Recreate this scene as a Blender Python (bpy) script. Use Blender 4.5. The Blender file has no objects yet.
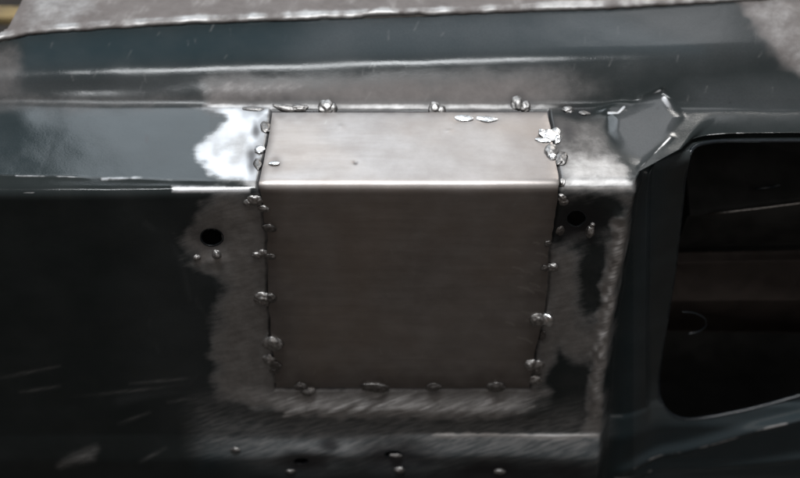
import bpy, bmesh, math, random
import numpy as np
from mathutils import Vector, Matrix, noise as mnoise
R = math.radians
scene = bpy.context.scene
COL = scene.collection
random.seed(7)

# ------------------------------------------------------------------ camera
FPX, PITCH = 1120.0, R(38)
fwd = np.array([0, math.cos(PITCH), -math.sin(PITCH)])
upv = np.array([0, math.sin(PITCH), math.cos(PITCH)])
rgt = np.array([1.0, 0, 0])
CAM = -(0.56) * (fwd + (54 / FPX) * upv)
cd = bpy.data.cameras.new('camera'); cam = bpy.data.objects.new('camera', cd); COL.objects.link(cam)
cam.location = CAM; cam.rotation_euler = (math.pi / 2 - PITCH, 0, 0)
cd.sensor_width = 36; cd.lens = 36 * FPX / 800; cd.clip_start = .01; cd.clip_end = 50
cd.dof.use_dof = True; cd.dof.focus_distance = .575; cd.dof.aperture_fstop = 5
scene.camera = cam

# ------------------------------------------------------------------ world: dim workshop, paler above, brown floor light below
w = bpy.data.worlds.new('World'); scene.world = w; w.use_nodes = True
nt = w.node_tree; nt.nodes.clear()
wo = nt.nodes.new('ShaderNodeOutputWorld'); bg = nt.nodes.new('ShaderNodeBackground')
tc = nt.nodes.new('ShaderNodeTexCoord'); sp = nt.nodes.new('ShaderNodeSeparateXYZ'); rp = nt.nodes.new('ShaderNodeValToRGB')
mr = nt.nodes.new('ShaderNodeMapRange'); mr.inputs[1].default_value = -1; mr.inputs[2].default_value = 1
nt.links.new(tc.outputs['Generated'], sp.inputs[0]); nt.links.new(sp.outputs['Z'], mr.inputs[0])
nt.links.new(mr.outputs[0], rp.inputs[0]); nt.links.new(rp.outputs[0], bg.inputs[0]); nt.links.new(bg.outputs[0], wo.inputs[0])
e = rp.color_ramp.elements
e[0].position = .0; e[0].color = (.098, .052, .026, 1)
e[1].position = 1.0; e[1].color = (.22, .225, .235, 1)
n_ = e.new(.46); n_.color = (.085, .058, .042, 1)
n_ = e.new(.56); n_.color = (.12, .122, .126, 1)
bg.inputs[1].default_value = .85

# ------------------------------------------------------------------ lamps of the workshop, plus fills added for face and boss
def area(name, loc, target, sx, sy, power, color):
    l = bpy.data.lights.new(name, 'AREA'); l.shape = 'RECTANGLE'; l.size = sx; l.size_y = sy; l.energy = power; l.color = color
    o = bpy.data.objects.new(name, l); COL.objects.link(o); o.location = loc
    o.rotation_euler = (Vector(target) - Vector(loc)).to_track_quat('-Z', 'Y').to_euler()
    return o
area('window_light', (-.38, 1.75, 1.52), (-.1, 0, 0), .95, .8, 11, (.83, .92, 1))
area('ceiling_tube', (-.17, -.10, 1.75), (-.17, 0, 0), .95, .24, 30, (.95, .98, 1))
area('front_fill', (.3, -2.3, 1.6), (0, 0, 0), 1.6, 1.0, 6, (1, .93, .87))  # added front fill, unseen behind the camera
area('boss_fill', (.56, 1.4, 1.5), (.15, .05, 0), .42, .6, 1.9, (.95, .97, 1))  # added to lend the boss top some grey
area('boss_glint_lamp', (.78, 1.78, .95), (.13, .08, .03), .40, .26, 8, (1, .97, .93))  # added so the boss's right edge catches a highlight

scene.view_settings.view_transform = 'Standard'; scene.view_settings.look = 'None'
scene.view_settings.exposure = 0; scene.view_settings.gamma = 1
scene.view_settings.use_curve_mapping = False

# ------------------------------------------------------------------ helpers
def tag(o, label=None, cat=None, group=None, kind=None):
    if label: o['label'] = label
    if cat: o['category'] = cat
    if group: o['group'] = group
    if kind: o['kind'] = kind
    return o

def empty(name, loc):
    o = bpy.data.objects.new(name, None); COL.objects.link(o); o.location = loc; o.empty_display_size = .02
    return o

def link(name, me, mat, parent=None):
    o = bpy.data.objects.new(name, me); COL.objects.link(o)
    if mat: me.materials.append(mat)
    if parent:
        o.parent = parent
        o.matrix_parent_inverse = Matrix.Translation(parent.location).inverted()
    return o

def ray(px, py):
    px = np.asarray(px, float); py = np.asarray(py, float)
    return fwd + ((px - 400) / FPX)[..., None] * rgt - ((py - 239) / FPX)[..., None] * upv

def hit(px, py, y0=0., z0=0., slope=None):
    """ray met with the plane y = y0 (slope None) or z - z0 = slope (y - y0)"""
    d = ray(px, py)
    if slope is None: t = (y0 - CAM[1]) / d[..., 1]
    else: t = ((z0 - CAM[2]) - slope * (y0 - CAM[1])) / (d[..., 2] - slope * d[..., 1])
    return CAM + t[..., None] * d

def proj(P):
    q = P - CAM; dz = q @ fwd
    return 400 + FPX * q[..., 0] / dz, 239 - FPX * (q @ upv) / dz

def sstep(a, b, x):
    t = np.clip((x - a) / (b - a), 0, 1); return t * t * (3 - 2 * t)

def vnoise(u, v, seed):
    g = np.random.RandomState(seed).rand(64, 64)
    iu = np.floor(u).astype(int); iv = np.floor(v).astype(int); fu = u - iu; fv = v - iv
    fu = fu * fu * (3 - 2 * fu); fv = fv * fv * (3 - 2 * fv)
    a = g[iu % 64, iv % 64]; b = g[(iu + 1) % 64, iv % 64]; c = g[iu % 64, (iv + 1) % 64]; d = g[(iu + 1) % 64, (iv + 1) % 64]
    return (a * (1 - fu) + b * fu) * (1 - fv) + (c * (1 - fu) + d * fu) * fv - .5

def dline(px, py, pts):
    """distance to a polyline"""
    best = np.full(np.shape(px), 1e9)
    for (x0, y0), (x1, y1) in zip(pts[:-1], pts[1:]):
        dx, dy = x1 - x0, y1 - y0
        t = np.clip(((px - x0) * dx + (py - y0) * dy) / (dx * dx + dy * dy + 1e-9), 0, 1)
        best = np.minimum(best, np.hypot(px - x0 - t * dx, py - y0 - t * dy))
    return best

def spoly(px, py, pts):
    """signed distance to a polygon, negative inside"""
    d = dline(px, py, pts + [pts[0]]); ins = np.zeros(np.shape(px), bool)
    for (x0, y0), (x1, y1) in zip(pts, pts[1:] + [pts[0]]):
        if y0 == y1: continue
        c = ((y0 > py) != (y1 > py)) & (px < (x1 - x0) * (py - y0) / (y1 - y0) + x0)
        ins ^= c
    return np.where(ins, -d, d)

def ell(px, py, cx, cy, rx, ry, rot=0):
    c, s = math.cos(R(rot)), math.sin(R(rot)); x = px - cx; y = py - cy
    return np.hypot((x * c + y * s) / rx, (-x * s + y * c) / ry)

def smooth_curve(pts, n=8):
    """rounds a polyline (Catmull-Rom)"""
    P = [pts[0]] + list(pts) + [pts[-1]]; out = []
    for i in range(1, len(P) - 2):
        p0, p1, p2, p3 = [np.array(q, float) for q in P[i - 1:i + 3]]
        for k in range(n):
            t = k / n
            out.append(tuple(.5 * (2 * p1 + (p2 - p0) * t + (2 * p0 - 5 * p1 + 4 * p2 - p3) * t * t + (3 * p1 - p0 - 3 * p2 + p3) * t ** 3)))
    out.append(tuple(pts[-1])); return out

# ------------------------------------------------------------------ materials
def newmat(name):
    m = bpy.data.materials.new(name); m.use_nodes = True
    t = m.node_tree; b = t.nodes['Principled BSDF']; return m, t, b

class NB:
    def __init__(s, t): s.t = t; s.tc = t.nodes.new('ShaderNodeTexCoord').outputs['Object']
    def attr(s, n):
        a = s.t.nodes.new('ShaderNodeAttribute'); a.attribute_name = n; return a.outputs['Fac']
    def noise(s, scale, det=4, rough=.6, m=(1, 1, 1), rot=(0, 0, 0)):
        mp = s.t.nodes.new('ShaderNodeMapping'); mp.inputs['Scale'].default_value = m
        src = s.tc
        if any(rot):
            m0 = s.t.nodes.new('ShaderNodeMapping'); m0.inputs['Rotation'].default_value = rot; s.t.links.new(s.tc, m0.inputs[0]); src = m0.outputs[0]
        n = s.t.nodes.new('ShaderNodeTexNoise'); n.inputs['Scale'].default_value = scale; n.inputs['Detail'].default_value = det; n.inputs['Roughness'].default_value = rough
        s.t.links.new(src, mp.inputs[0]); s.t.links.new(mp.outputs[0], n.inputs['Vector']); return n.outputs['Fac']
    def put(s, sock, v):
        if isinstance(v, bpy.types.NodeSocket): s.t.links.new(v, sock)
        else: sock.default_value = v
    def math(s, op, a, b=0., clamp=False):
        n = s.t.nodes.new('ShaderNodeMath'); n.operation = op; n.use_clamp = clamp; s.put(n.inputs[0], a); s.put(n.inputs[1], b); return n.outputs[0]
    def rng(s, v, a, b, c=0., d=1.):
        n = s.t.nodes.new('ShaderNodeMapRange'); n.interpolation_type = 'SMOOTHSTEP'
        s.put(n.inputs[0], v)
        for i, q in enumerate((a, b, c, d)): s.put(n.inputs[i + 1], q)
        return n.outputs[0]
    def mix(s, f, a, b):
        n = s.t.nodes.new('ShaderNodeMix'); n.data_type = 'RGBA'; s.put(n.inputs[0], f)
        s.put(n.inputs[6], a); s.put(n.inputs[7], b); return n.outputs[2]
    def mixf(s, f, a, b):
        n = s.t.nodes.new('ShaderNodeMix'); n.data_type = 'FLOAT'; s.put(n.inputs[0], f); s.put(n.inputs[2], a); s.put(n.inputs[3], b); return n.outputs[0]
    def bump(s, h, strength, dist, normal=None):
        n = s.t.nodes.new('ShaderNodeBump'); n.inputs['Strength'].default_value = strength; n.inputs['Distance'].default_value = dist
        s.put(n.inputs['Height'], h)
        if normal is not None: s.t.links.new(normal, n.inputs['Normal'])
        return n.outputs[0]

def body_material():
    m, t, b = newmat('worn_body_paint'); n = NB(t)
    fine = n.noise(900, 3); mid = n.noise(140, 5, .65); big = n.noise(28, 4)
    streak = n.noise(60, 4, .6, (1, 1, 6), (0, R(18), 0))
    strk2 = n.noise(85, 3, .6, (1, 1, 9), (0, R(22), 0))
    edge = n.math('ADD', n.math('MULTIPLY', n.math('SUBTRACT', mid, .5), .24), n.math('MULTIPLY', n.math('SUBTRACT', streak, .5), .36))
    bare = n.rng(n.math('ADD', n.attr('bare'), edge), .22, .80)
    prim = n.rng(n.math('ADD', n.attr('primer'), n.math('MULTIPLY', n.math('SUBTRACT', mid, .5), .28)), .05, 1.0)
    scr = n.math('MULTIPLY', n.attr('scratch'), n.rng(strk2, .36, .66, .25, 1.))
    burn_shade = n.attr('burn_shade')
    blue = n.mix(n.rng(n.attr('blue'), 0., 1.), (.016, .0205, .0205, 1), (.020, .034, .040, 1))
    dust = n.mix(n.rng(big, .3, .8, .05, .22), blue, (.075, .078, .078, 1))
    c1 = n.mix(prim, dust, n.mix(n.rng(mid, .2, .8), (.142, .123, .116, 1), (.185, .164, .156, 1)))
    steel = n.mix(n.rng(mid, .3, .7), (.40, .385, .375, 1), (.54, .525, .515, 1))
    steel = n.mix(n.rng(n.attr('polish_glint'), 0, 1), steel, (.74, .74, .755, 1))
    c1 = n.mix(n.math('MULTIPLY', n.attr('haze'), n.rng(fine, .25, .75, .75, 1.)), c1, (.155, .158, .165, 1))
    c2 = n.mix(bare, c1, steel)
    c3 = n.mix(n.math('MULTIPLY', scr, .8), c2, (.78, .75, .73, 1))
    c4 = n.mix(n.math('MULTIPLY', burn_shade, .88), c3, (.022, .020, .022, 1))
    t.links.new(c4, b.inputs['Base Color'])
    met = n.math('MULTIPLY', n.math('MAXIMUM', bare, n.math('MULTIPLY', scr, .5)), n.math('SUBTRACT', 1., n.math('MULTIPLY', burn_shade, .5)))
    met = n.math('MULTIPLY', met, n.math('SUBTRACT', 1., n.math('MULTIPLY', scr, .9)))
    t.links.new(met, b.inputs['Metallic'])
    rp_ = n.rng(big, .3, .75, .13, .21)
    ro = n.mixf(bare, n.mixf(prim, rp_, .58), n.mixf(n.attr('polish_glint'), n.rng(streak, .3, .7, .46, .60), n.rng(streak, .3, .7, .40, .52)))
    t.links.new(n.math('ADD', ro, n.math('MULTIPLY', scr, .15)), b.inputs['Roughness'])
    bs = n.bump(n.math('MULTIPLY', streak, n.math('ADD', n.math('MULTIPLY', bare, .9), .06)), .18, .0004)
    bb = n.bump(n.math('ADD', fine, n.math('MULTIPLY', mid, 1.2)), .12, .00025, bs)
    t.links.new(bb, b.inputs['Normal'])
    b.inputs['Specular IOR Level'].default_value = .22
    return m

def patch_material():
    m, t, b = newmat('bare_patch_steel'); n = NB(t)
    grain = n.noise(220, 4, .7, (.10, 1, 1)); mid = n.noise(45, 5, .65); fine = n.noise(1100, 3)
    br = n.noise(16, 3, .5)
    c = n.mix(n.rng(mid, .3, .72), (.41, .375, .357, 1), (.50, .466, .45, 1))
    c = n.mix(n.rng(br, .42, .72, 0, .35), c, (.44, .35, .28, 1))
    c = n.mix(n.math('MULTIPLY', n.attr('burn_shade'), .75), c, (.09, .075, .068, 1))
    c = n.mix(n.math('MULTIPLY', n.attr('scratch'), .9), c, (.7, .68, .64, 1))
    t.links.new(c, b.inputs['Base Color']); b.inputs['Metallic'].default_value = 1.
    t.links.new(n.rng(grain, .3, .7, .44, .51), b.inputs['Roughness'])
    b1 = n.bump(grain, .13, .0002); b2 = n.bump(fine, .18, .0002, b1); t.links.new(b2, b.inputs['Normal'])
    return m

def simple(name, col, met, rough, nscale=200, amp=.4, bump=.2):
    m, t, b = newmat(name); n = NB(t); f = n.noise(nscale, 4)
    d = tuple(v * (1 - amp) for v in col[:3]) + (1,)
    t.links.new(n.mix(n.rng(f, .3, .7), d, tuple(col[:3]) + (1,)), b.inputs['Base Color'])
    b.inputs['Metallic'].default_value = met
    t.links.new(n.rng(f, .3, .7, rough * .8, rough * 1.2), b.inputs['Roughness'])
    t.links.new(n.bump(f, bump, .0003), b.inputs['Normal']); return m

M_BODY = body_material(); M_PATCH = patch_material()
M_WELD = simple('weld_metal', (.50, .48, .465), 1., .46, 500, .45, .3)
M_WELD_DULL = simple('sooty_weld_metal', (.29, .275, .265), .9, .42, 500, .5, .4)
M_BRIGHT = simple('bead_and_glint_metal', (.88, .88, .88), 1., .30, 500, .08, .25)
M_SOOT = simple('sooty_cut_edge', (.03, .026, .024), .3, .6, 300, .4, .3)
M_DARK = simple('cavity_paint', (.05, .05, .048), 0., .5, 60, .4, .1)
M_TAN = simple('dusty_inner_primer', (.085, .068, .060), 0., .7, 90, .3, .2)
M_EDGE = simple('worn_edge_steel', (.50, .48, .46), 1., .34, 350, .45, .5)
M_RIM = simple('painted_rolled_edge', (.016, .020, .024), 0., .2, 350, .3, .3)
M_FLOOR = simple('workshop_floor', (.05, .042, .035), 0., .8, 12, .4, .2)
M_YELLOW = simple('dull_yellow_strip', (.30, .22, .10), 0., .7, 80, .5, .3)

W, DU, BR = M_WELD, M_WELD_DULL, M_BRIGHT
beads = [ # along the top seam
    (326, 106, 12, 13, W), (333, 108, 7, 9, W), (434, 108, 9, 10, W), (440, 110, 7, 8, W),
    (518, 102, 10, 12, W), (526, 105, 8, 10, W), (569, 109, 8, 7, W), (584, 112, 8, 5, DU),
    (283, 107, 15, 5, DU), (299, 107, 12, 5, DU), (252, 108, 15, 4, DU),
    # left seam
    (266, 126, 8, 12, DU), (260, 149, 7, 8, 'F'), (257, 163, 5, 11, DU),
    (248, 204, 6, 5, W), (255, 201, 10, 8, W), (262, 209, 8, 5, W), (268, 228, 9, 7, DU), (257, 256, 8, 5, W), (263, 254, 7, 6, W), (269, 257, 7, 5, DU),
    (263, 300, 10, 9, W), (270, 299, 9, 8, DU), (271, 344, 12, 11, W), (277, 345, 8, 8, DU), (269, 361, 8, 9, W), (276, 367, 9, 9, DU), (273, 371, 7, 5, DU),
    # bottom seam
    (301, 388, 10, 9, DU), (308, 391, 11, 8, DU), (374, 389, 21, 11, DU), (434, 388, 12, 9, DU), (497, 388, 14, 11, DU),
    # right seam; also flat discs on the ledge for bright reflections
    (551, 134, 15, 13, 'F'), (544, 139, 10, 5, 'F'), (557, 131, 6, 9, 'F'), (463, 118, 13, 6.5, 'F'), (487, 118.5, 14, 7, 'F'), (274, 163, 7, 4, 'F'), (542, 130, 4, 4, BR), (556, 139, 7, 9, BR), (552, 150, 9, 15, W), (558, 158, 11, 14, DU), (553, 156, 6, 6, BR),
    (562, 181, 5, 6, W), (560, 198, 7, 6, W), (564, 203, 6, 5, W), (561, 231, 6, 7, DU), (551, 268, 9, 7, W), (546, 269, 6, 5, DU), (548, 245, 5, 5, DU),
    (538, 320, 9, 9, W), (545, 320, 9, 9, BR), (540, 322, 7, 7, W), (541, 336, 5, 10, DU), (531, 366, 8, 8, W), (538, 366, 8, 8, W), (535, 372, 7, 9, DU), (535, 381, 8, 6, W)]
def heat(x, y):
    h = np.zeros_like(x)
    for b in beads:
        rr = max(b[2], b[3]) * .5; h = np.maximum(h, np.exp(-(np.maximum(np.hypot(x - b[0], y - b[1]) - rr, 0) / (3.5 + rr * .35)) ** 2) * (.25 if b[4] == 'F' and b[1] < 125 else 1))
    return h
# ------------------------------------------------------------------ body pressing: control curves, each a line in space
XS = np.linspace(-.30, .33, 840)
def curve_of(P):
    P = P[np.argsort(P[:, 0])]; x = P[:, 0]
    def ext(v):
        r = np.interp(XS, x, v)
        lo = XS < x[0]; hi = XS > x[-1]
        r[lo] = v[0] + (XS[lo] - x[0]) * (v[1] - v[0]) / (x[1] - x[0]); r[hi] = v[-1] + (XS[hi] - x[-1]) * (v[-1] - v[-2]) / (x[-1] - x[-2])
        return r
    return np.stack([ext(P[:, 1]), ext(P[:, 2])], 1)
def A(l): a = np.array(l, float); return a[:, 0], a[:, 1]
G2 = curve_of(hit(*A([(-60, 193), (120, 192), (200, 190.5), (400, 191), (640, 191), (860, 191)]), y0=0))
G1 = curve_of(hit(*A([(-60, 174), (40, 176), (160, 179), (250, 181), (400, 180.5), (640, 179), (860, 178)]), y0=np.array([.0125, .012, .009, .006, .005, .005, .005])))
zG, yG = G1[420, 1], G1[420, 0]
F_ = curve_of(hit(*A([(-60, 104), (200, 106), (400, 107), (620, 106), (860, 108)]), y0=yG, z0=zG, slope=math.tan(R(2.5))))
yF, zF = F_[420]
D_ = curve_of(hit(*A([(-60, 77), (15, 74), (200, 65.5), (400, 58.5), (545, 54), (860, 44)]), y0=yF, z0=zF, slope=math.tan(R(38))))
yD, zD = D_[420]
B_ = curve_of(hit(*A([(-60, 56), (-10, 44), (30, 35), (100, 30), (200, 24), (400, 17), (600, 10), (740, 2), (860, -6)]), y0=yD, z0=zD, slope=math.tan(R(16))))
H_ = curve_of(hit(*A([(-60, 436), (400, 433), (605, 434), (860, 434)]), y0=0))
I_ = curve_of(hit(*A([(-60, 441), (340, 438), (430, 438), (605, 439), (860, 439)]), y0=np.array([-.0002, -.0004, -.0020, -.0020, -.002])))
J_ = curve_of(hit(*A([(-60, 462), (150, 460), (300, 456), (605, 458), (860, 458)]), y0=np.array([-.0006, -.0015, -.0060, -.0065, -.0065])))
K_ = J_ + np.array([.0015, -.05]); L_ = K_ + np.array([.03, -.08])
CT = [B_, D_, F_, G1, G2, H_, I_, J_, K_, L_]
CUT = [0, .0050, .0034, .0030, .0045, .0010, .0016, .003, .01, 0]
NS = [34, 46, 105, 5, 230, 4, 22, 44, 14]
rows = []; rowseg = []
for k in range(len(CT) - 1):
    a, b_ = CT[k], CT[k + 1]; d = b_ - a; ln = np.linalg.norm(d, axis=1, keepdims=True); d = d / ln
    c0 = np.minimum(CUT[k], .45 * ln); c1 = np.minimum(CUT[k + 1], .45 * ln)
    s0 = a + d * c0; s1 = b_ - d * c1
    for i in range(NS[k] + 1): rows.append(s0 + (s1 - s0) * i / NS[k]); rowseg.append(k)
    if k < len(CT) - 2:
        nx = CT[k + 2] - b_; nl = np.linalg.norm(nx, axis=1, keepdims=True); e1 = b_ + nx / nl * np.minimum(CUT[k + 1], .45 * nl)
        for i in range(1, 8):
            t = i / 8; rows.append(s1 * (1 - t) ** 2 + b_ * 2 * t * (1 - t) + e1 * t * t); rowseg.append(k if i < 4 else k + 1)
rows = np.array(rows); rowseg = np.array(rowseg)          # (nr, nx, 2)
nr, nx = rows.shape[:2]
P = np.zeros((nr, nx, 3)); P[..., 0] = XS[None]; P[..., 1:] = rows
px, py = proj(P)
seg = np.broadcast_to(rowseg[:, None], (nr, nx))

def grid_normals(P):
    du = np.gradient(P, axis=1); dv = np.gradient(P, axis=0); n = np.cross(dv, du)
    n /= np.linalg.norm(n, axis=-1, keepdims=True) + 1e-12
    return n
N0 = grid_normals(P)
if N0[60, 400, 2] < 0: N0 = -N0

# patch outline in the picture's plane, used for the cut in the body and for the patch itself
PL = [(110, 271), (150, 265), (184, 257.5), (200, 261), (240, 266), (290, 266.5), (340, 270), (389, 275.5)]
PR = [(110, 548), (150, 555), (184, 561), (215, 556), (245, 551), (280, 548.5), (320, 544), (350, 537), (389, 531)]
def wob(y, s): return 1.6 * vnoise(np.asarray(y, float) / 17 + 3, np.asarray(y, float) * 0, s) + .8 * vnoise(np.asarray(y, float) / 6, np.asarray(y, float) * 0, s + 1)
def pl(y): return np.interp(y, [a for a, b in PL], [b for a, b in PL]) + wob(y, 91)
def pr(y): return np.interp(y, [a for a, b in PR], [b for a, b in PR]) + wob(y, 95)
_ys = np.linspace(110, 389, 48)
PATCH = [(float(pl(v)), float(v)) for v in _ys] + [(float(pr(v)), float(v)) for v in _ys[::-1]]

# --- step back to the pillar on the right
edge = np.interp(py, [100, 150, 172, 186, 195, 210, 250, 290, 330, 380, 435, 478, 560], [720, 684, 644, 640, 640, 636, 630, 622, 616, 610, 606, 602, 596])
edge = edge + 2.2 * vnoise(py / 13, py * 0, 3) + 0
s_ledge = np.where(seg < 2, 0, np.where(seg == 2, sstep(112, 180, py), 1.0))
wr = sstep(-7, 11, px - edge)
P[..., 1] += .020 * wr * s_ledge
P[..., 2] -= .010 * wr * s_ledge * (1 - .6 * s_ledge)
# slight bulge so that the pillar rolls over towards the opening
P[..., 1] += .010 * sstep(20, 75, px - edge) * s_ledge * sstep(150, 220, py)
# --- embossed boss on the corner
BOSS = [(611, 114), (632, 105), (663, 91), (682, 117), (668, 142), (641, 167), (622, 150), (610, 132)]
sb = spoly(px, py, BOSS)
hb = 1 - sstep(-10, 5, sb)
ci = np.unravel_index(np.argmin((px - 650) ** 2 + (py - 128) ** 2), px.shape)
pn = np.array([math.tan(R(1)), -math.tan(R(5)), 1.]); p0 = P[ci] + np.array([0, 0, .0010])
rd = ray(px, py); bt = CAM + rd * (((p0 - CAM) @ pn) / (rd @ pn))[..., None]
P += (bt - P) * hb[..., None]
for a, wd, am in [([(640, 99), (661, 90.5)], 3., .0002), ([(662, 95), (679, 117)], 5, .0003), ([(672, 137), (641, 167)], 3.4, .0003), ([(606, 113), (618, 114), (626, 107)], 3.5, .0002)]:
    P[..., 2] += am * np.exp(-(dline(px, py, a) / wd) ** 2)
# --- recess round the opening
REC = smooth_curve([(656, 470), (655, 300), (657, 206), (665, 179), (690, 154), (714, 143), (770, 140), (900, 140)], 6) + [(900, 470)]
sr = spoly(px, py, REC)
P[..., 1] += .007 * (1 - sstep(-6, 2, sr)) * (1 - sstep(400, 440, py - .10 * (800 - px)))
P += N0 * (.0022 * np.exp(-(np.abs(sr + 0) / 2.6) ** 2) * sstep(640, 670, px) * (1 - sstep(180, 215, py)))[..., None]
OPEN_ = smooth_curve([(900, 160), (760, 160), (722, 163), (706, 176), (701, 206), (697, 240), (690, 300), (680, 362), (670, 415), (673, 440), (694, 453), (735, 449), (800, 434), (900, 408)], 8)
so = spoly(px, py, list(OPEN_))
# --- dents
H = lambda amp, cx, cy, rx, ry, rot=0: amp * np.exp(-ell(px, py, cx, cy, rx, ry, rot) ** 2)
disp = H(-.0026, 210, 243, 24, 20) + H(-.0036, 578, 226, 24, 22) + H(-.0028, 394, 459, 32, 14) + H(-.0022, 303, 466, 22, 11) + H(-.0022, 492, 470, 40, 11) 
disp += H(-.0014, 597, 270, 20, 46, 8) + H(.0008, 214, 262, 11, 5) + H(-.0008, 330, 460, 12, 8)
disp += H(.0007, 20, 118, 26, 12) + H(-.0006, 90, 88, 60, 7) + H(.0005, 250, 92, 70, 8) - H(.0010, 60, 480, 60, 14)
disp += H(.0016, 612, 109, 14, 4, -14) + H(.0012, 790, 12, 16, 8, 40) + H(-.0012, 770, 70, 40, 14)
# worn beaded ridge on the box's right edge, rolled bottom edge
disp += .0011 * np.exp(-((px - edge + 14) / 8.) ** 2) * sstep(205, 225, py) * (1 - sstep(395, 430, py)) * (1 + 1.5 * vnoise(px / 5, py / 7, 5))
disp += .0005 * np.exp(-((py - 435.5 + 2 * vnoise(px / 25, px * 0, 83)) / 2.2) ** 2) * sstep(415, 440, px) * (1 - sstep(600, 608, px)) * (seg > 3)
# soft ripples of hammered and stretched metal
disp += .00055 * vnoise(px / 60, py / 38, 11) + .00012 * vnoise(px / 22, py / 14, 12) + .00002 * vnoise(px / 7, py / 5, 13)
disp += .00030 * np.exp(-((py - np.interp(px, [-60, 40, 160, 200], [175, 177, 180, 181])) / 1.8) ** 2) * (px < 240) * (.7 + 1.5 * vnoise(px / 24, px * 0, 61))
disp += .00035 * vnoise(px / 26, py / 16, 14) * sstep(390, 430, py)
# cut round the patch
sp_ = spoly(px, py, PATCH)
disp += .0021 * np.exp(-((py - 409 + 4 * vnoise(px / 30, px * 0, 81)) / 10) ** 2) * sstep(235, 300, px) * (1 - sstep(500, 560, px)) * (1 + .5 * vnoise(px / 10 + py / 6, py / 9, 82))
disp += -.0012 * (1 - sstep(-.5, 2.4, sp_))
P += N0 * disp[..., None]
# curved sill below the opening
S1 = smooth_curve([(600, 498), (628, 491), (652, 487), (700, 479), (760, 462), (800, 452), (880, 434)], 5)
S2 = smooth_curve([(600, 500), (640, 499), (700, 499), (800, 491), (880, 484)], 5)
d1 = dline(px, py, S1); d2 = dline(px, py, S2)
P[..., 1] += -.0036 * np.exp(-(d1 / 4.6) ** 2) * sstep(612, 640, px) - .0022 * np.exp(-(d2 / 4) ** 2) * sstep(612, 640, px)

NF = grid_normals(P)
if NF[60, 400, 2] < 0: NF = -NF
pxf, pyf = proj(P)

# --- wear maps, some with highlights painted in
def soft(d, a): return 1 - sstep(-2.5 * a, 2.5 * a, d)
nz = vnoise(px / 9, py / 7, 21); nz2 = vnoise(px / 24, py / 18, 22)
bare = np.zeros_like(px); primer = np.zeros_like(px); scratch = np.zeros_like(px); polish_glint = np.zeros_like(px); blue = np.zeros_like(px); haze = np.zeros_like(px); burn_shade = np.zeros_like(px)
mx = lambda a, b: np.maximum(a, b)
BL = [(186, 103), (275, 103), (275, 112), (262, 200), (240, 186), (215, 184), (200, 170), (186, 154), (196, 140), (215, 128), (222, 117), (186, 111)]
m = soft(spoly(px, py, BL) + 2 + 6 * nz + 3 * vnoise(px / 14, py / 2.2, 73), 6) ** 1.7; bare = mx(bare, m); polish_glint = mx(polish_glint, m * (seg <= 2) * np.clip(1 - .75 * soft((ell(px, py, 236, 148, 20, 17) - 1) * 14 + 14 * nz, 6), 0, 1))
m = soft(spoly(px, py, [(172, 186), (250, 187), (250, 193), (172, 192)]), 2); bare = mx(bare, m); polish_glint = mx(polish_glint, m)  # bright line on the ledge front, painted in as bare metal
FL = [(218, 193), (262, 193), (300, 250), (300, 400), (220, 400), (212, 330), (222, 270), (196, 272), (180, 250), (200, 215)]
bare = mx(bare, .80 * soft(spoly(px, py, FL) + 12 * nz2 + 7 * nz, 9))
bare = mx(bare, .85 * soft(spoly(px, py, [(235, 386), (560, 386), (560, 394), (528, 414), (450, 417), (330, 416), (262, 408), (225, 398)]) + 6 * nz, 5))
FR = [(540, 193), (634, 193), (634, 250), (618, 330), (608, 436), (580, 436), (586, 395), (560, 350), (540, 392), (530, 392)]
bare = mx(bare, .78 * soft(spoly(px, py, FR) + 8 * nz2 + 4 * nz, 6))
for cx, cy, rx, ry, ro in [(596, 275, 19, 44, 8), (580, 388, 33, 25, -30), (575, 222, 38, 24, 0), (560, 408, 40, 14, 0), (612, 212, 16, 14, 0)]:
    primer = mx(primer, .16 * soft((ell(px, py, cx, cy, rx, ry, ro) - 1) * 20 + 9 * nz2, 5)); bare *= 1 - .80 * soft((ell(px, py, cx, cy, rx, ry, ro) - 1) * 20 + 9 * nz2, 5)
scratch = mx(scratch, .7 * np.exp(-((px - edge + 11 + 5 * nz) / 4.) ** 2) * sstep(215, 240, py) * (1 - sstep(330, 430, py) * .6) * (py < 436))
bare = mx(bare, .95 * soft(np.abs(px - edge + 13) - 8 + 6 * nz, 4) * sstep(208, 225, py) * (1 - sstep(420, 436, py)))
bare = mx(bare, .9 * soft(np.abs(py - 436 + 2 * vnoise(px / 25, px * 0, 83)) - 2.6 + 3 * nz, 1.2) * sstep(425, 440, px) * (1 - sstep(598, 606, px)))
bare = mx(bare, np.interp(py, [110, 148, 165, 190], [.22, .34, .72, .8]) * soft(spoly(px, py, [(550, 112), (602, 122), (612, 150), (630, 172), (638, 184), (634, 193), (556, 193)]) + 5 * nz, 5))
primer = mx(primer, .5 * soft(spoly(px, py, [(550, 112), (602, 122), (612, 150), (630, 172), (550, 180)]) + 5 * nz, 5))
haze = mx(haze, .38 * hb * (px > 600))  # grey reflection on the boss top, painted in
primer = mx(primer, .85 * (1 - .85 * sstep(500, 640, px)) * soft(spoly(px, py, [(205, 80), (430, 76), (560, 72), (640, 78), (640, 96), (560, 110), (205, 108)]) + 8 * nz2, 8))
primer = mx(primer, .75 * soft(spoly(px, py, [(-60, 93), (205, 96), (205, 112), (-60, 112)]) + 6 * nz2, 6) * .62)
bare = mx(bare, .8 * soft(np.abs(py - 106.5) - 2.2, 1.5) * sstep(195, 215, px) * (1 - sstep(540, 575, px)) * (seg < 4))
bare = mx(bare, .36 * soft(spoly(px, py, [(190, 80), (300, 78), (320, 92), (250, 100), (200, 98)]) + 8 * nz2, 7))  # soft highlight on the step, put into the colour as bare metal
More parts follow.
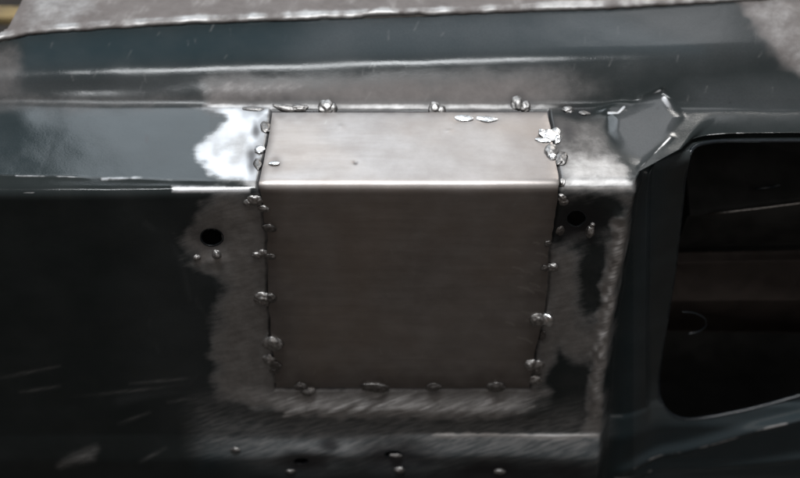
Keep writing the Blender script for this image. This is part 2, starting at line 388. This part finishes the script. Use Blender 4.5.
m = soft(spoly(px, py, [(725, -30), (740, 8), (762, 30), (770, 52), (800, 70), (900, 76), (900, -30)]) + 9 * nz, 5)
primer = mx(primer, m); bare = mx(bare, m * .35); 
primer = mx(primer, .5 * soft(spoly(px, py, [(-60, 50), (16, 46), (24, 66), (18, 100), (-60, 110)]) + 6 * nz, 6))
for a in [[(0, 378), (60, 366)], [(60, 398), (130, 391), (200, 383)], [(118, 424), (150, 412)], [(60, 467), (96, 452)], [(140, 462), (166, 448)], [(130, 384), (190, 378)],
          [(20, 392), (60, 386)], [(168, 402), (205, 396)]]:
    ml = math.hypot(a[1][0] - a[0][0], a[1][1] - a[0][1]); scratch = mx(scratch, .15 * np.exp(-(dline(px, py, a) / 1.7) ** 2) * np.exp(-(np.hypot(px - (a[0][0] + a[-1][0]) / 2, py - (a[0][1] + a[-1][1]) / 2) / (.42 * ml + 3)) ** 2))
scratch = mx(scratch, .55 * soft(spoly(px, py, [(60, 466), (70, 458), (96, 448), (92, 458)]), 3))
scratch = mx(scratch, .0 * soft(spoly(px, py, [(130, 300), (190, 285), (215, 340), (225, 392), (160, 410), (120, 360)]) + 12 * nz2, 12))
scratch = mx(scratch, .5 * soft(spoly(px, py, [(240, 392), (540, 392), (545, 405), (470, 418), (300, 414)]) + 5 * nz, 6))
scratch = mx(scratch, .35 * soft(spoly(px, py, [(200, 410), (600, 415), (600, 460), (330, 462), (200, 445)]) + 9 * nz2, 10))
for _ in range(34):
    x0 = random.uniform(270, 530); y0 = random.uniform(397, 417); l = random.uniform(8, 24)
    scratch = mx(scratch, random.uniform(.5, 1) * np.exp(-(dline(px, py, [(x0, y0), (x0 + l, y0 - l * .33)]) / random.uniform(.9, 2.0)) ** 2))
for _ in range(40):
    x0 = random.uniform(30, 780); y0 = random.uniform(25, 105); l = random.uniform(3, 10); a = random.uniform(-1.9, -.9)
    scratch = mx(scratch, random.uniform(.03, .13) * np.exp(-(dline(px, py, [(x0, y0), (x0 + l * math.cos(a), y0 + l * math.sin(a))]) / .8) ** 2))
haze = mx(haze, .42 * soft(spoly(px, py, [(330, 10), (730, 2), (768, 40), (700, 52), (560, 50), (300, 58)]) + 6 * nz2, 20))
haze = mx(haze, .25 * soft(spoly(px, py, [(-60, 70), (300, 76), (300, 100), (-60, 100)]) + 8 * nz2, 10))
haze = mx(haze, .32 * soft(spoly(px, py, [(330, 424), (600, 438), (604, 456), (420, 462), (240, 470), (220, 440)]) + 10 * nz2, 10))
haze = mx(haze, .30 * soft(spoly(px, py, [(690, 84), (860, 84), (860, 112), (690, 112)]) + 8 * nz2, 12))
haze = mx(haze, .10 * soft(spoly(px, py, [(130, 210), (215, 200), (240, 420), (160, 430), (120, 330)]) + 14 * nz2, 16))
haze = mx(haze, .10 * (px > 640) * (py > 160))
blue = mx(blue, soft(spoly(px, py, [(20, 34), (400, 15), (600, 10), (700, 50), (200, 64), (20, 72)]), 10))
blue = mx(blue, soft(spoly(px, py, [(200, 420), (600, 440), (600, 470), (200, 470)]) + 9 * nz2, 10))
blue = mx(blue, soft(spoly(px, py, [(640, 540), (640, 465), (690, 450), (900, 405), (900, 540)]), 10))
blue = mx(blue, .7 * soft(np.abs(px - edge - 25) - 18, 8) * (py > 170)); blue = mx(blue, .5 * (px < 210) * (seg <= 2) * (py > 100))
for a, wd in [([(711, 144), (729, 142)], 2.1), ([(664, 99), (677, 116)], 3.0), ([(670, 138), (642, 166)], 1.2), ([(645, 97), (660, 91)], 1.0), ([(608, 114), (618, 113.5), (624, 108)], 1.3), ([(742, 141), (776, 140)], 2.2), ([(665, 179), (674, 165), (690, 154)], 1.9), ([(640, 489), (655, 486)], 1.0), ([(700, 479), (740, 469), (765, 460), (800, 452)], 1.2), ([(655, 486), (690, 481)], .8), ([(620, 498), (660, 499)], .7), ([(16, 176), (82, 177.5)], 1.5), ([(102, 179), (140, 177.5), (172, 180)], 2.6), ([(24, 192.5), (34, 192.5)], 1.1)]:  # highlights on lips, boss edges, sill and ledge front, painted as bare metal
    glint = (.55 if a[0][0] < 200 else 1.) * np.clip(1.1 + 2 * vnoise(px / 13, px * 0, 72), .25, 1) * np.exp(-(dline(px, py, a) / wd) ** 2) * np.clip(.9 + .8 * vnoise(px / 5, py / 5, 71), 0, 1); bare = mx(bare, glint); polish_glint = mx(polish_glint, glint)
for a in [[(146, 224), (168, 240), (182, 266), (190, 300)], [(160, 300), (150, 325), (158, 352)], [(196, 300), (210, 330), (205, 362), (190, 384)], [(120, 400), (180, 392), (240, 398), (300, 412)], [(216, 280), (226, 320), (222, 370)]]:
    haze = mx(haze, .16 * np.exp(-(dline(px, py, smooth_curve(a, 5)) / 5.) ** 2) * np.clip(.8 + 1.2 * nz2, 0, 1))
gap = soft(sp_ - 1.4 + 1.5 * nz, .8)
burn_shade = mx(burn_shade, gap * np.where((py > 195) & (py < 384), np.clip(.55 + 1.4 * vnoise(px / 30, py / 22, 55), .15, 1), 1))
burn_shade = mx(burn_shade, .45 * soft(sp_ - 8 + 10 * nz, 5) * (py > 115) * (px > 240))
for cx, cy, rx, ry in [(394, 459, 34, 15), (304, 464, 24, 10), (490, 474, 46, 10), (560, 470, 34, 7), (211, 241, 13, 11), (578, 227, 22, 18), (330, 445, 10, 5), (256, 130, 4, 8), (252, 160, 5, 12), (568, 132, 6, 8), (147, 139, 2, 4)]:  # dark blots in the dents and round the holes
    burn_shade = mx(burn_shade, .92 * soft((ell(px, py, cx, cy, rx, ry) - 1) * 12 + 5 * nz, 4))
for _ in range(60):
    x0 = random.uniform(20, 780); y0 = random.uniform(60, 460)
    burn_shade = mx(burn_shade, random.uniform(.3, .7) * soft(np.hypot(px - x0, py - y0) - random.uniform(.3, 1.2), .8))

burn_shade = mx(burn_shade, .55 * heat(px, py) * np.clip(.8 + 1.2 * nz, 0, 1))
# --- holes
HOLES = [(211, 240, 11.5, 9), (577, 222, 10, 9), (393, 457, 9, 4.5), (301, 464, 8, 3.6)]
cutv = so < 0
for cx, cy, rx, ry in HOLES: cutv |= ell(px, py, cx, cy, rx, ry) < 1
deep = sp_ < -7                       # nothing of the body is left behind the patch

# --- faces, split into the parts of the pressing
idx = np.arange(nr * nx).reshape(nr, nx)
q = np.stack([idx[:-1, :-1], idx[:-1, 1:], idx[1:, 1:], idx[1:, :-1]], -1)
avg = lambda a: (a[:-1, :-1] + a[:-1, 1:] + a[1:, 1:] + a[1:, :-1]) / 4
keep = ~((avg(cutv.astype(float)) > .5) | (avg(deep.astype(float)) > .5))
fs = seg[1:, :-1]; fx = avg(px); fy = avg(py); fe = avg(px - edge); fb = avg(sb)
cat = np.full(fs.shape, 'lower_skirt', dtype=object)
cat[fs == 0] = 'upper_channel'; cat[fs == 1] = 'sloping_step'; cat[(fs == 2)] = 'ledge'; cat[(fs == 3) | (fs == 4)] = 'front_face'
cat[(fs >= 2) & (fe > 2)] = 'pillar'
cat[(fs >= 2) & (fx > 640) & (avg(d1) < 60) & (avg(py) > 425) & (fe > 2)] = 'sill'
cat[(fb < 5)] = 'embossed_boss'
flip = NF[60, 400] @ np.cross(P[61, 400] - P[60, 400], P[60, 401] - P[60, 400])

panel = empty('car_body_panel', (0, 0, -.15))
tag(panel, 'dark blue and black painted car body sheet metal round the welded patch', 'body panel')
VP = P.reshape(-1, 3); VN = NF.reshape(-1, 3)
ATT = {k: v.reshape(-1) for k, v in dict(bare=bare, primer=primer, scratch=scratch, polish_glint=polish_glint, blue=blue, burn_shade=burn_shade, haze=haze).items()}
def mesh_from(name, V, Q, Nn, att, mat, parent, flipq=False):
    u, inv = np.unique(Q.reshape(-1), return_inverse=True); Q2 = inv.reshape(-1, 4)
    if flipq: Q2 = Q2[:, ::-1]
    me = bpy.data.meshes.new(name); me.vertices.add(len(u)); me.vertices.foreach_set('co', V[u].astype(np.float32).ravel())
    me.loops.add(Q2.size); me.loops.foreach_set('vertex_index', Q2.astype(np.int32).ravel())
    me.polygons.add(len(Q2)); me.polygons.foreach_set('loop_start', np.arange(0, Q2.size, 4, dtype=np.int32))
    me.update(calc_edges=True); me.validate()
    me.shade_smooth()
    if Nn is not None: me.normals_split_custom_set_from_vertices(Nn[u].tolist())
    for k, v in att.items():
        a = me.attributes.new(k, 'FLOAT', 'POINT'); a.data.foreach_set('value', v[u].astype(np.float32))
    return link(name, me, mat, parent)
tri = np.cross(VP[q[60, 400, 1]] - VP[q[60, 400, 0]], VP[q[60, 400, 3]] - VP[q[60, 400, 0]]) @ VN[q[60, 400, 0]]
PARTS = {}
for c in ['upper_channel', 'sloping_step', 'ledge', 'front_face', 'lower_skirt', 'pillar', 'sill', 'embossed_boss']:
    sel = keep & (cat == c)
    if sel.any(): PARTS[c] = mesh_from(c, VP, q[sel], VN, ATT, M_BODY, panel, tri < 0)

# surface look-up: the 3D point and normal seen at a place of the pressing
fp = np.stack([pxf.reshape(-1), pyf.reshape(-1)], 1)
def surf(x, y):
    i = np.argmin((fp[:, 0] - x) ** 2 + (fp[:, 1] - y) ** 2); return VP[i].copy(), VN[i].copy()
def surf0(x, y):
    i = np.argmin((px.reshape(-1) - x) ** 2 + (py.reshape(-1) - y) ** 2); return VP[i].copy(), VN[i].copy()

def tube(name, pts, rad, mat, parent=None, sides=10, closed=False):
    cu = []; n = len(pts)
    pts = [Vector(p) for p in pts]
    bm = bmesh.new(); rings = []
    for i, p in enumerate(pts):
        a = pts[(i - 1) % n] if (closed or i > 0) else p; b = pts[(i + 1) % n] if (closed or i < n - 1) else p
        t = (b - a).normalized(); s = t.cross(Vector((0.1, -.6, .8))).normalized(); u = s.cross(t)
        rr = rad[i] if hasattr(rad, '__len__') else rad
        rings.append([bm.verts.new(p + (s * math.cos(k * 2 * math.pi / sides) + u * math.sin(k * 2 * math.pi / sides)) * rr) for k in range(sides)])
    for i in range(n if closed else n - 1):
        A_, B2 = rings[i], rings[(i + 1) % n]
        for k in range(sides): bm.faces.new((A_[k], A_[(k + 1) % sides], B2[(k + 1) % sides], B2[k]))
    if not closed: bm.faces.new(rings[0][::-1]); bm.faces.new(rings[-1])
    bmesh.ops.recalc_face_normals(bm, faces=bm.faces)
    me = bpy.data.meshes.new(name); bm.to_mesh(me); bm.free(); me.shade_smooth()
    return link(name, me, mat, parent)

# rims of the opening and of the holes
op = [p for p in OPEN_ if p[0] < 860]
pts = []
for (a, b) in op:
    p_, n_v = surf0(a, b); pts.append(p_ + np.array([0, .0012, 0]))
pts = np.array(pts)
for _ in range(4): pts[1:-1] = (pts[:-2] + 2 * pts[1:-1] + pts[2:]) / 4
tube('opening_rim', pts, .0012, M_RIM, panel, 10)
for cx, cy, rx, ry in HOLES:
    pts = []
    for k in range(28):
        a = 2 * math.pi * k / 28; p_, n_v = surf0(cx + rx * 1.04 * math.cos(a), cy + ry * 1.04 * math.sin(a)); pts.append(p_ - n_v * .0006)
    pts = np.array(pts)
    for _ in range(3): pts = (np.roll(pts, 1, 0) + 2 * pts + np.roll(pts, -1, 0)) / 4
    tube('hole_rim', pts, .0007, M_RIM, panel, 8, True)

# ------------------------------------------------------------------ upper floor sheet with its rolled worn edge
def floor_sheet():
    xs = XS[::2]; b = B_[::2]; n = len(xs); rws = []; tt = np.linspace(0, 1, 90)
    th = .0022
    wav = .0006 * vnoise(xs / .006, xs * 0, 31) + .0004 * vnoise(xs / .0025, xs * 0, 32)
    prof = [(.0035, -.0022), (.0005, -.0021), (-.0004, -.0012), (-.0005, -.0002), (0, .0006), (.0008, .0011), (.002, .0012)]
    for dy, dz in prof: rws.append(np.stack([xs, b[:, 0] + dy + wav, b[:, 1] + dz + .0018 + wav * .5], 1))
    sl = math.tan(R(3))
    for t in tt[1:]:
        d = .002 + .16 * t
        rws.append(np.stack([xs, b[:, 0] + d, b[:, 1] + .0030 + sl * d + .0008 * vnoise(xs / .03, xs * 0 + d / .02, 33) * min(1, d / .01)], 1))
    V = np.array(rws); m_, n_ = V.shape[:2]
    x, y = proj(V)
    ed = np.zeros((m_, n_)); ed[:7] = 1; ed[7:] = np.exp(-np.arange(m_ - 7) / 2.0)[:, None]
    N_ = grid_normals(V); 
    if N_[40, 200, 2] < 0: N_ = -N_
    # left end of the sheet runs off diagonally
    cutl = (x < np.interp(y, [-40, 0, 8, 30, 46], [34, 21, 17, 6, -40]))
    i_ = np.arange(m_ * n_).reshape(m_, n_); Q = np.stack([i_[:-1, :-1], i_[:-1, 1:], i_[1:, 1:], i_[1:, :-1]], -1)
    av = (cutl[:-1, :-1].astype(float) + cutl[1:, 1:]) > .5
    nb = vnoise(x / 14, y / 9, 34); nb2 = vnoise(x / 50, y / 20, 35)
    bare_ = np.clip(ed * (.50 + .5 * vnoise(x / 17, y * 0, 36) + .3 * vnoise(x / 6, y * 0, 37)), 0, 1) 
    bare_ = np.maximum(bare_, .50 * soft(spoly(x, y, [(30, -30), (110, -30), (100, 14), (70, 30), (20, 32)]) + 9 * nb, 8))
    bare_ = np.maximum(bare_, .9 * soft(spoly(x, y, [(366, 14), (390, 7), (400, 16), (372, 19)]) + 3 * nb, 2))
    V[..., 2] += .0014 * soft(spoly(x, y, [(366, 15), (374, 8), (388, 4), (392, 12), (422, 10), (424, 18), (372, 20)]) + 3 * nb, 3)
    V[..., 2] += .0009 * soft(spoly(x, y, [(522, 10), (540, 0), (590, -4), (590, 2), (545, 7)]) + 2 * nb, 2)
    pr_ = np.clip(.95 + .3 * nb2, 0, 1); bu = np.clip(.25 * soft(np.abs(nb2) - .05, .05), 0, 1)
    at = dict(bare=bare_.ravel(), primer=pr_.ravel(), scratch=(.22 * sstep(.1, .4, nb)).ravel(), polish_glint=(ed * .1).ravel(), blue=np.zeros(m_ * n_), haze=np.zeros(m_ * n_), burn_shade=bu.ravel() * 0 + .0)
    tr = np.cross(V[40, 201] - V[40, 200], V[41, 200] - V[40, 200]) @ N_[40, 200]
    o = mesh_from('floor_sheet', V.reshape(-1, 3), Q[~av], N_.reshape(-1, 3), at, M_BODY, panel, tr < 0)
    return o
fs_ = floor_sheet(); fs_['label'] = 'grey brown primed floor sheet with a bright worn edge'

# ------------------------------------------------------------------ inside of the opening
def slab(name, poly_yz, x0, x1, mat, parent, n=2, round_=0.0):
    bm = bmesh.new(); A_ = []; B2 = []
    for (yy, zz, dz) in poly_yz:
        A_.append(bm.verts.new((x0, yy, zz))); B2.append(bm.verts.new((x1, yy, zz + dz)))
    for i in range(len(A_) - 1): bm.faces.new((A_[i], B2[i], B2[i + 1], A_[i + 1]))
    bmesh.ops.solidify(bm, geom=bm.faces[:], thickness=.0012)
    bmesh.ops.bevel(bm, geom=bm.edges[:], offset=.0005, segments=2, affect='EDGES')
    bmesh.ops.recalc_face_normals(bm, faces=bm.faces)
    me = bpy.data.meshes.new(name); bm.to_mesh(me); bm.free(); return link(name, me, mat, parent)
YI = .075
def zi(x, y, yy=YI): return hit(np.array(x, float), np.array(y, float), y0=yy)
a = zi(690, 216); b = zi(860, 192)
z263 = zi(740, 264)[2]; z330 = zi(740, 332)[2]
dz = (b[2] - a[2])
inner = slab('inner_panel', [(YI + .05, a[2] + .035, dz), (YI + .003, a[2] + .002, dz), (YI, a[2], dz), (YI + .004, a[2] - .003, dz), (YI + .012, z263 + .004, dz * .2)], a[0], b[0] + .03, M_DARK, panel)
band = slab('inner_band', [(YI + .008, z263 + .002, .004), (YI, z263, .004), (YI - .002, (z263 + z330) / 2, .002), (YI + .001, z330, -.003), (YI + .012, z330 - .006, -.003)], a[0] - .02, b[0] + .03, M_TAN, panel)
lp = zi([708, 740, 770, 800, 850], [214, 210.5, 207, 203, 196.5], YI - .0008); tube('inner_seam', lp, .0006, M_EDGE, inner, 8)
lp = zi([755, 765, 780], [188.5, 188, 185.5], YI + .004); tube('inner_seam', lp, .0008, M_RIM, inner, 8)
# closed dark cavity behind the whole pressing
bm = bmesh.new()
vs = [bm.verts.new((x, y, z)) for x, y, z in [(-.36, .012, -.30), (.40, .012, -.30), (.40, .16, -.30), (-.36, .16, -.30), (-.36, .10, -.02), (.40, .10, -.02), (.40, .16, -.02), (-.36, .16, -.02)]]
bm.faces.new((vs[3], vs[2], vs[6], vs[7])); bm.faces.new((vs[0], vs[1], vs[2], vs[3])); bm.faces.new((vs[0], vs[3], vs[7], vs[4])); bm.faces.new((vs[1], vs[5], vs[6], vs[2]))
me = bpy.data.meshes.new('cavity_wall'); bm.to_mesh(me); bm.free(); link('cavity_wall', me, M_DARK, panel)
# small bent tab on the edge of the opening
tp = smooth_curve([(682, 312), (694, 313), (704, 318), (706, 325), (700, 331), (688, 334)], 6)
base, _ = surf0(680, 322)
tabpts = [hit(np.array(x), np.array(y), y0=base[1] - .001) for x, y in tp]
tube('wire_hook', tabpts, .00045, M_RIM, panel, 8)

# ------------------------------------------------------------------ welded patch
patch = empty('steel_patch', (0, 0, -.11))
tag(patch, 'bare grey steel patch bent over the ledge and tack welded into the dark body panel', 'metal patch')
PB = hit(np.array(410.), np.array(184.5), y0=-.0012)
PTt = hit(np.array(410.), np.array(111.5), y0=PB[1], z0=PB[2], slope=(zF + .0008 - PB[2]) / (yF - PB[1]))
PBt = hit(np.array(410.), np.array(388.5), y0=-.0008)
pa, pb_, pc = PTt[1:], PB[1:], PBt[1:]
d1_ = (pb_ - pa) / np.linalg.norm(pb_ - pa); d2_ = (pc - pb_) / np.linalg.norm(pc - pb_); cu = .0058
prof = [pa + (pb_ - d1_ * cu - pa) * i / 70 for i in range(71)]
prof += [(pb_ - d1_ * cu) * (1 - t) ** 2 + pb_ * 2 * t * (1 - t) + (pb_ + d2_ * cu) * t * t for t in [i / 12 for i in range(1, 12)]]
prof += [(pb_ + d2_ * cu) + (pc - pb_ - d2_ * cu) * i / 160 for i in range(161)]
prof = np.array(prof); mrow = len(prof); ncol = 240
V = np.zeros((mrow, ncol, 3))
for i, (yy, zz) in enumerate(prof):
    q0 = np.array([0, yy, zz]) - CAM; dep = q0 @ fwd; py_ = 239 - FPX * (q0 @ upv) / dep
    x0 = (pl(py_) + 1.1 - 400) / FPX * dep; x1 = (pr(py_) - 1.1 - 400) / FPX * dep
    V[i, :, 0] = x0 + (x1 - x0) * np.linspace(0, 1, ncol) + 0; V[i, :, 1] = yy; V[i, :, 2] = zz
x, y = proj(V); Np = grid_normals(V)
if Np[30, 100, 2] < 0: Np = -Np
PATCHD = spoly(x, y, PATCH)
dp = .00045 * vnoise(x / 90, y / 50, 41) + .00012 * vnoise(x / 30, y / 18, 42)
dp += -.0007 * np.exp(PATCHD / 5.0)            # edges drawn down by the weld heat
for cx, cy, rx, ry, am in [(462, 118, 8, 4.2, -.0007), (487, 118.5, 8.5, 4.6, -.0007), (273, 163, 6, 3.5, -.0005), (355, 162, 3, 2, -.0005), (341, 127, 4, 3, .0003), (449, 131, 4, 2, .0003)]:
    dp += am * np.exp(-ell(x, y, cx, cy, rx, ry) ** 2)
V += Np * dp[..., None]
Np = grid_normals(V); 
if Np[30, 100, 2] < 0: Np = -Np
bur_shade = np.zeros_like(x); sc_ = np.zeros_like(x); nb = vnoise(x / 10, y / 8, 43)
bur_shade = np.maximum(bur_shade, .85 * soft(-PATCHD - 3 + 4 * nb, 3))
bur_shade = np.maximum(bur_shade, .65 * soft(-PATCHD - 13 + 12 * nb, 9) * (y > 190))
bur_shade = np.maximum(bur_shade, .48 * soft(522 - x + 10 * nb, 14) * (y < 190))  # ledge dims to the right, shade put into the colour
bur_shade = np.maximum(bur_shade, .30 * soft(y - 120 + 8 * nb, 6))  # top of the ledge dimmed the same way in the colour
bur_shade = np.maximum(bur_shade, .65 * heat(x, y) * np.clip(.8 + 1.2 * nb, 0, 1))
bur_shade = np.maximum(bur_shade, .8 * soft(ell(x, y, 355, 163, 2.5, 1.5, 40) * 3 - 3, 1))
for _ in range(16):
    x0 = random.uniform(505, 538); y0 = random.uniform(240, 345); l = random.uniform(5, 16)
    sc_ = np.maximum(sc_, random.uniform(.2, .55) * np.exp(-(dline(x, y, [(x0, y0), (x0 + l * .6, y0 + l * .12), (x0 + l, y0 + l * .4)]) / .8) ** 2))
for _ in range(26):
    x0 = random.uniform(285, 530); y0 = random.uniform(120, 380); l = random.uniform(2, 6); an = random.uniform(0, 6)
    sc_ = np.maximum(sc_, random.uniform(.1, .3) * np.exp(-(dline(x, y, [(x0, y0), (x0 + l * math.cos(an), y0 + l * math.sin(an))]) / .7) ** 2))
i_ = np.arange(mrow * ncol).reshape(mrow, ncol); Q = np.stack([i_[:-1, :-1], i_[:-1, 1:], i_[1:, 1:], i_[1:, :-1]], -1)
tr = np.cross(V[30, 101] - V[30, 100], V[31, 100] - V[30, 100]) @ Np[30, 100]
PVf = V.reshape(-1, 3); PNf = Np.reshape(-1, 3)
# cut edge of the sheet all round
ring = list(i_[0, :]) + list(i_[1:, -1]) + list(i_[-1, ::-1][1:]) + list(i_[::-1, 0][1:-1])
at = dict(burn_shade=bur_shade.ravel(), scratch=sc_.ravel())
rowsplit = 76
for nm, rs in (('bent_flange', slice(0, rowsplit)), ('flat_face', slice(rowsplit, mrow - 1))):
    mesh_from(nm, PVf, Q[rs].reshape(-1, 4), PNf, at, M_PATCH, patch, tr < 0)
bm = bmesh.new(); t1 = [bm.verts.new(PVf[k]) for k in ring]; t2 = [bm.verts.new(PVf[k] - PNf[k] * .0014) for k in ring]
for k in range(len(ring)): j = (k + 1) % len(ring); bm.faces.new((t1[k], t1[j], t2[j], t2[k]))
bmesh.ops.recalc_face_normals(bm, faces=bm.faces)
me = bpy.data.meshes.new('cut_edge'); bm.to_mesh(me); bm.free(); link('cut_edge', me, M_SOOT, patch)

allP = np.concatenate([VP, PVf]); allN = np.concatenate([VN, PNf]); ax, ay = proj(allP)
def seat(x, y):
    m_ = (ax - x) ** 2 + (ay - y) ** 2; c = np.where(m_ < 2.5)[0]
    if len(c) == 0: c = np.array([np.argmin(m_)])
    dpt = (allP[c] - CAM) @ fwd; k = c[np.argmin(dpt)]; return allP[k], allN[k]

def bead(name, x, y, wpx, hpx, mat, seed, parent=patch, high=.55, lumps=0, rot=0):
    p, n = seat(x, y); p = Vector(p); n = Vector(n); p += n * (.0003 if high > .15 or x > 500 else .0008)
    s = .5e-3; kk = 1.75 if y > 290 and mat is not M_WELD_DULL else 1.4; a = wpx * s / 2 * kk; b = hpx * s / 2 * kk; h = min(a, b) * 2 * high
    bm = bmesh.new(); bmesh.ops.create_icosphere(bm, subdivisions=4, radius=1)
    rx = Vector((1, 0, 0)); ry = n.cross(rx).normalized(); rx = ry.cross(n).normalized()
    cr, sr_ = math.cos(R(rot)), math.sin(R(rot)); ex = rx * cr + ry * sr_; ey = ry * cr - rx * sr_
    off = Vector((seed * 3.1, seed * 1.7, 0))
    for v in bm.verts:
        c = v.co.copy(); k = 1 + .22 * mnoise.noise(c * 1.3 + off) + .05 * mnoise.noise(c * 3.2 + off)
        if lumps: k += .14 * mnoise.noise(c * 2.1 + off * 2)
        # ripples of the frozen puddle
        if high > .2: k += .025 * math.sin(11 * (c.x ** 2 + c.y ** 2) ** .5 + seed)
        k *= 1 + .22 * max(0, .6 - c.z)
        zz = c.z * (1.0 if c.z > 0 else .35)
        v.co = p + ex * (c.x * a * k) + ey * (c.y * b * k) + n * (zz * h * k)
    me = bpy.data.meshes.new(name); bm.to_mesh(me); bm.free(); me.shade_smooth()
    return link(name, me, mat, parent)
for i, (bx_, by_, ww, hh, mt) in enumerate(beads):
    if mt == 'F': bead('weld_bead', bx_, by_, ww, hh, BR, i + 1, high=.10, rot=-10, lumps=(bx_ > 540)); continue  # flat bright discs, some put in for reflections on the ledge
    bead('weld_bead', bx_, by_, ww, hh, mt, i + 1, lumps=(i % 3 == 0), rot=random.uniform(-15, 15), high=.28 if mt is not DU else .20)
# beads by the body panel's holes; the upper ones put in as highlights
for i, (bx_, by_, ww, hh, mt) in enumerate([(197, 258, 5, 4, W), (216, 256, 6, 7, W), (590, 233, 6, 10, W), (591, 225, 4, 4, W), (396, 457, 10, 4, DU), (399, 471, 6, 4, W), (290, 472, 8, 4, DU), (236, 451, 8, 4, DU), (499, 472, 8, 4, W)]):
    bead('metal_speck_glint', bx_, by_, ww, hh, mt, i + 80, parent=panel, high=.4)

# ------------------------------------------------------------------ what shows past the top left corner
bm = bmesh.new(); bmesh.ops.create_grid(bm, x_segments=8, y_segments=8, size=1.6)
me = bpy.data.meshes.new('ground'); bm.to_mesh(me); bm.free(); g = link('ground', me, M_FLOOR); g.location = (0, .3, -.45)
tag(g, 'dark workshop ground below the car body', kind='structure')
s0 = hit(np.array(-14.), np.array(14.), y0=.30); s1 = hit(np.array(22.), np.array(17.), y0=.30)
bm = bmesh.new(); bmesh.ops.create_cube(bm, size=1)
for v in bm.verts: v.co = Vector((v.co.x * .05, v.co.y * .02, v.co.z * .006))
bmesh.ops.bevel(bm, geom=bm.edges[:], offset=.001, segments=2, affect='EDGES')
me = bpy.data.meshes.new('yellow_strip'); bm.to_mesh(me); bm.free()
ys = link('yellow_strip', me, M_YELLOW); ys.location = (s0 + s1) / 2 + np.array([-.01, 0, 0]); tag(ys, 'dull yellow strip showing past the top left corner of the floor sheet', 'strip')
print('verts', nr * nx)
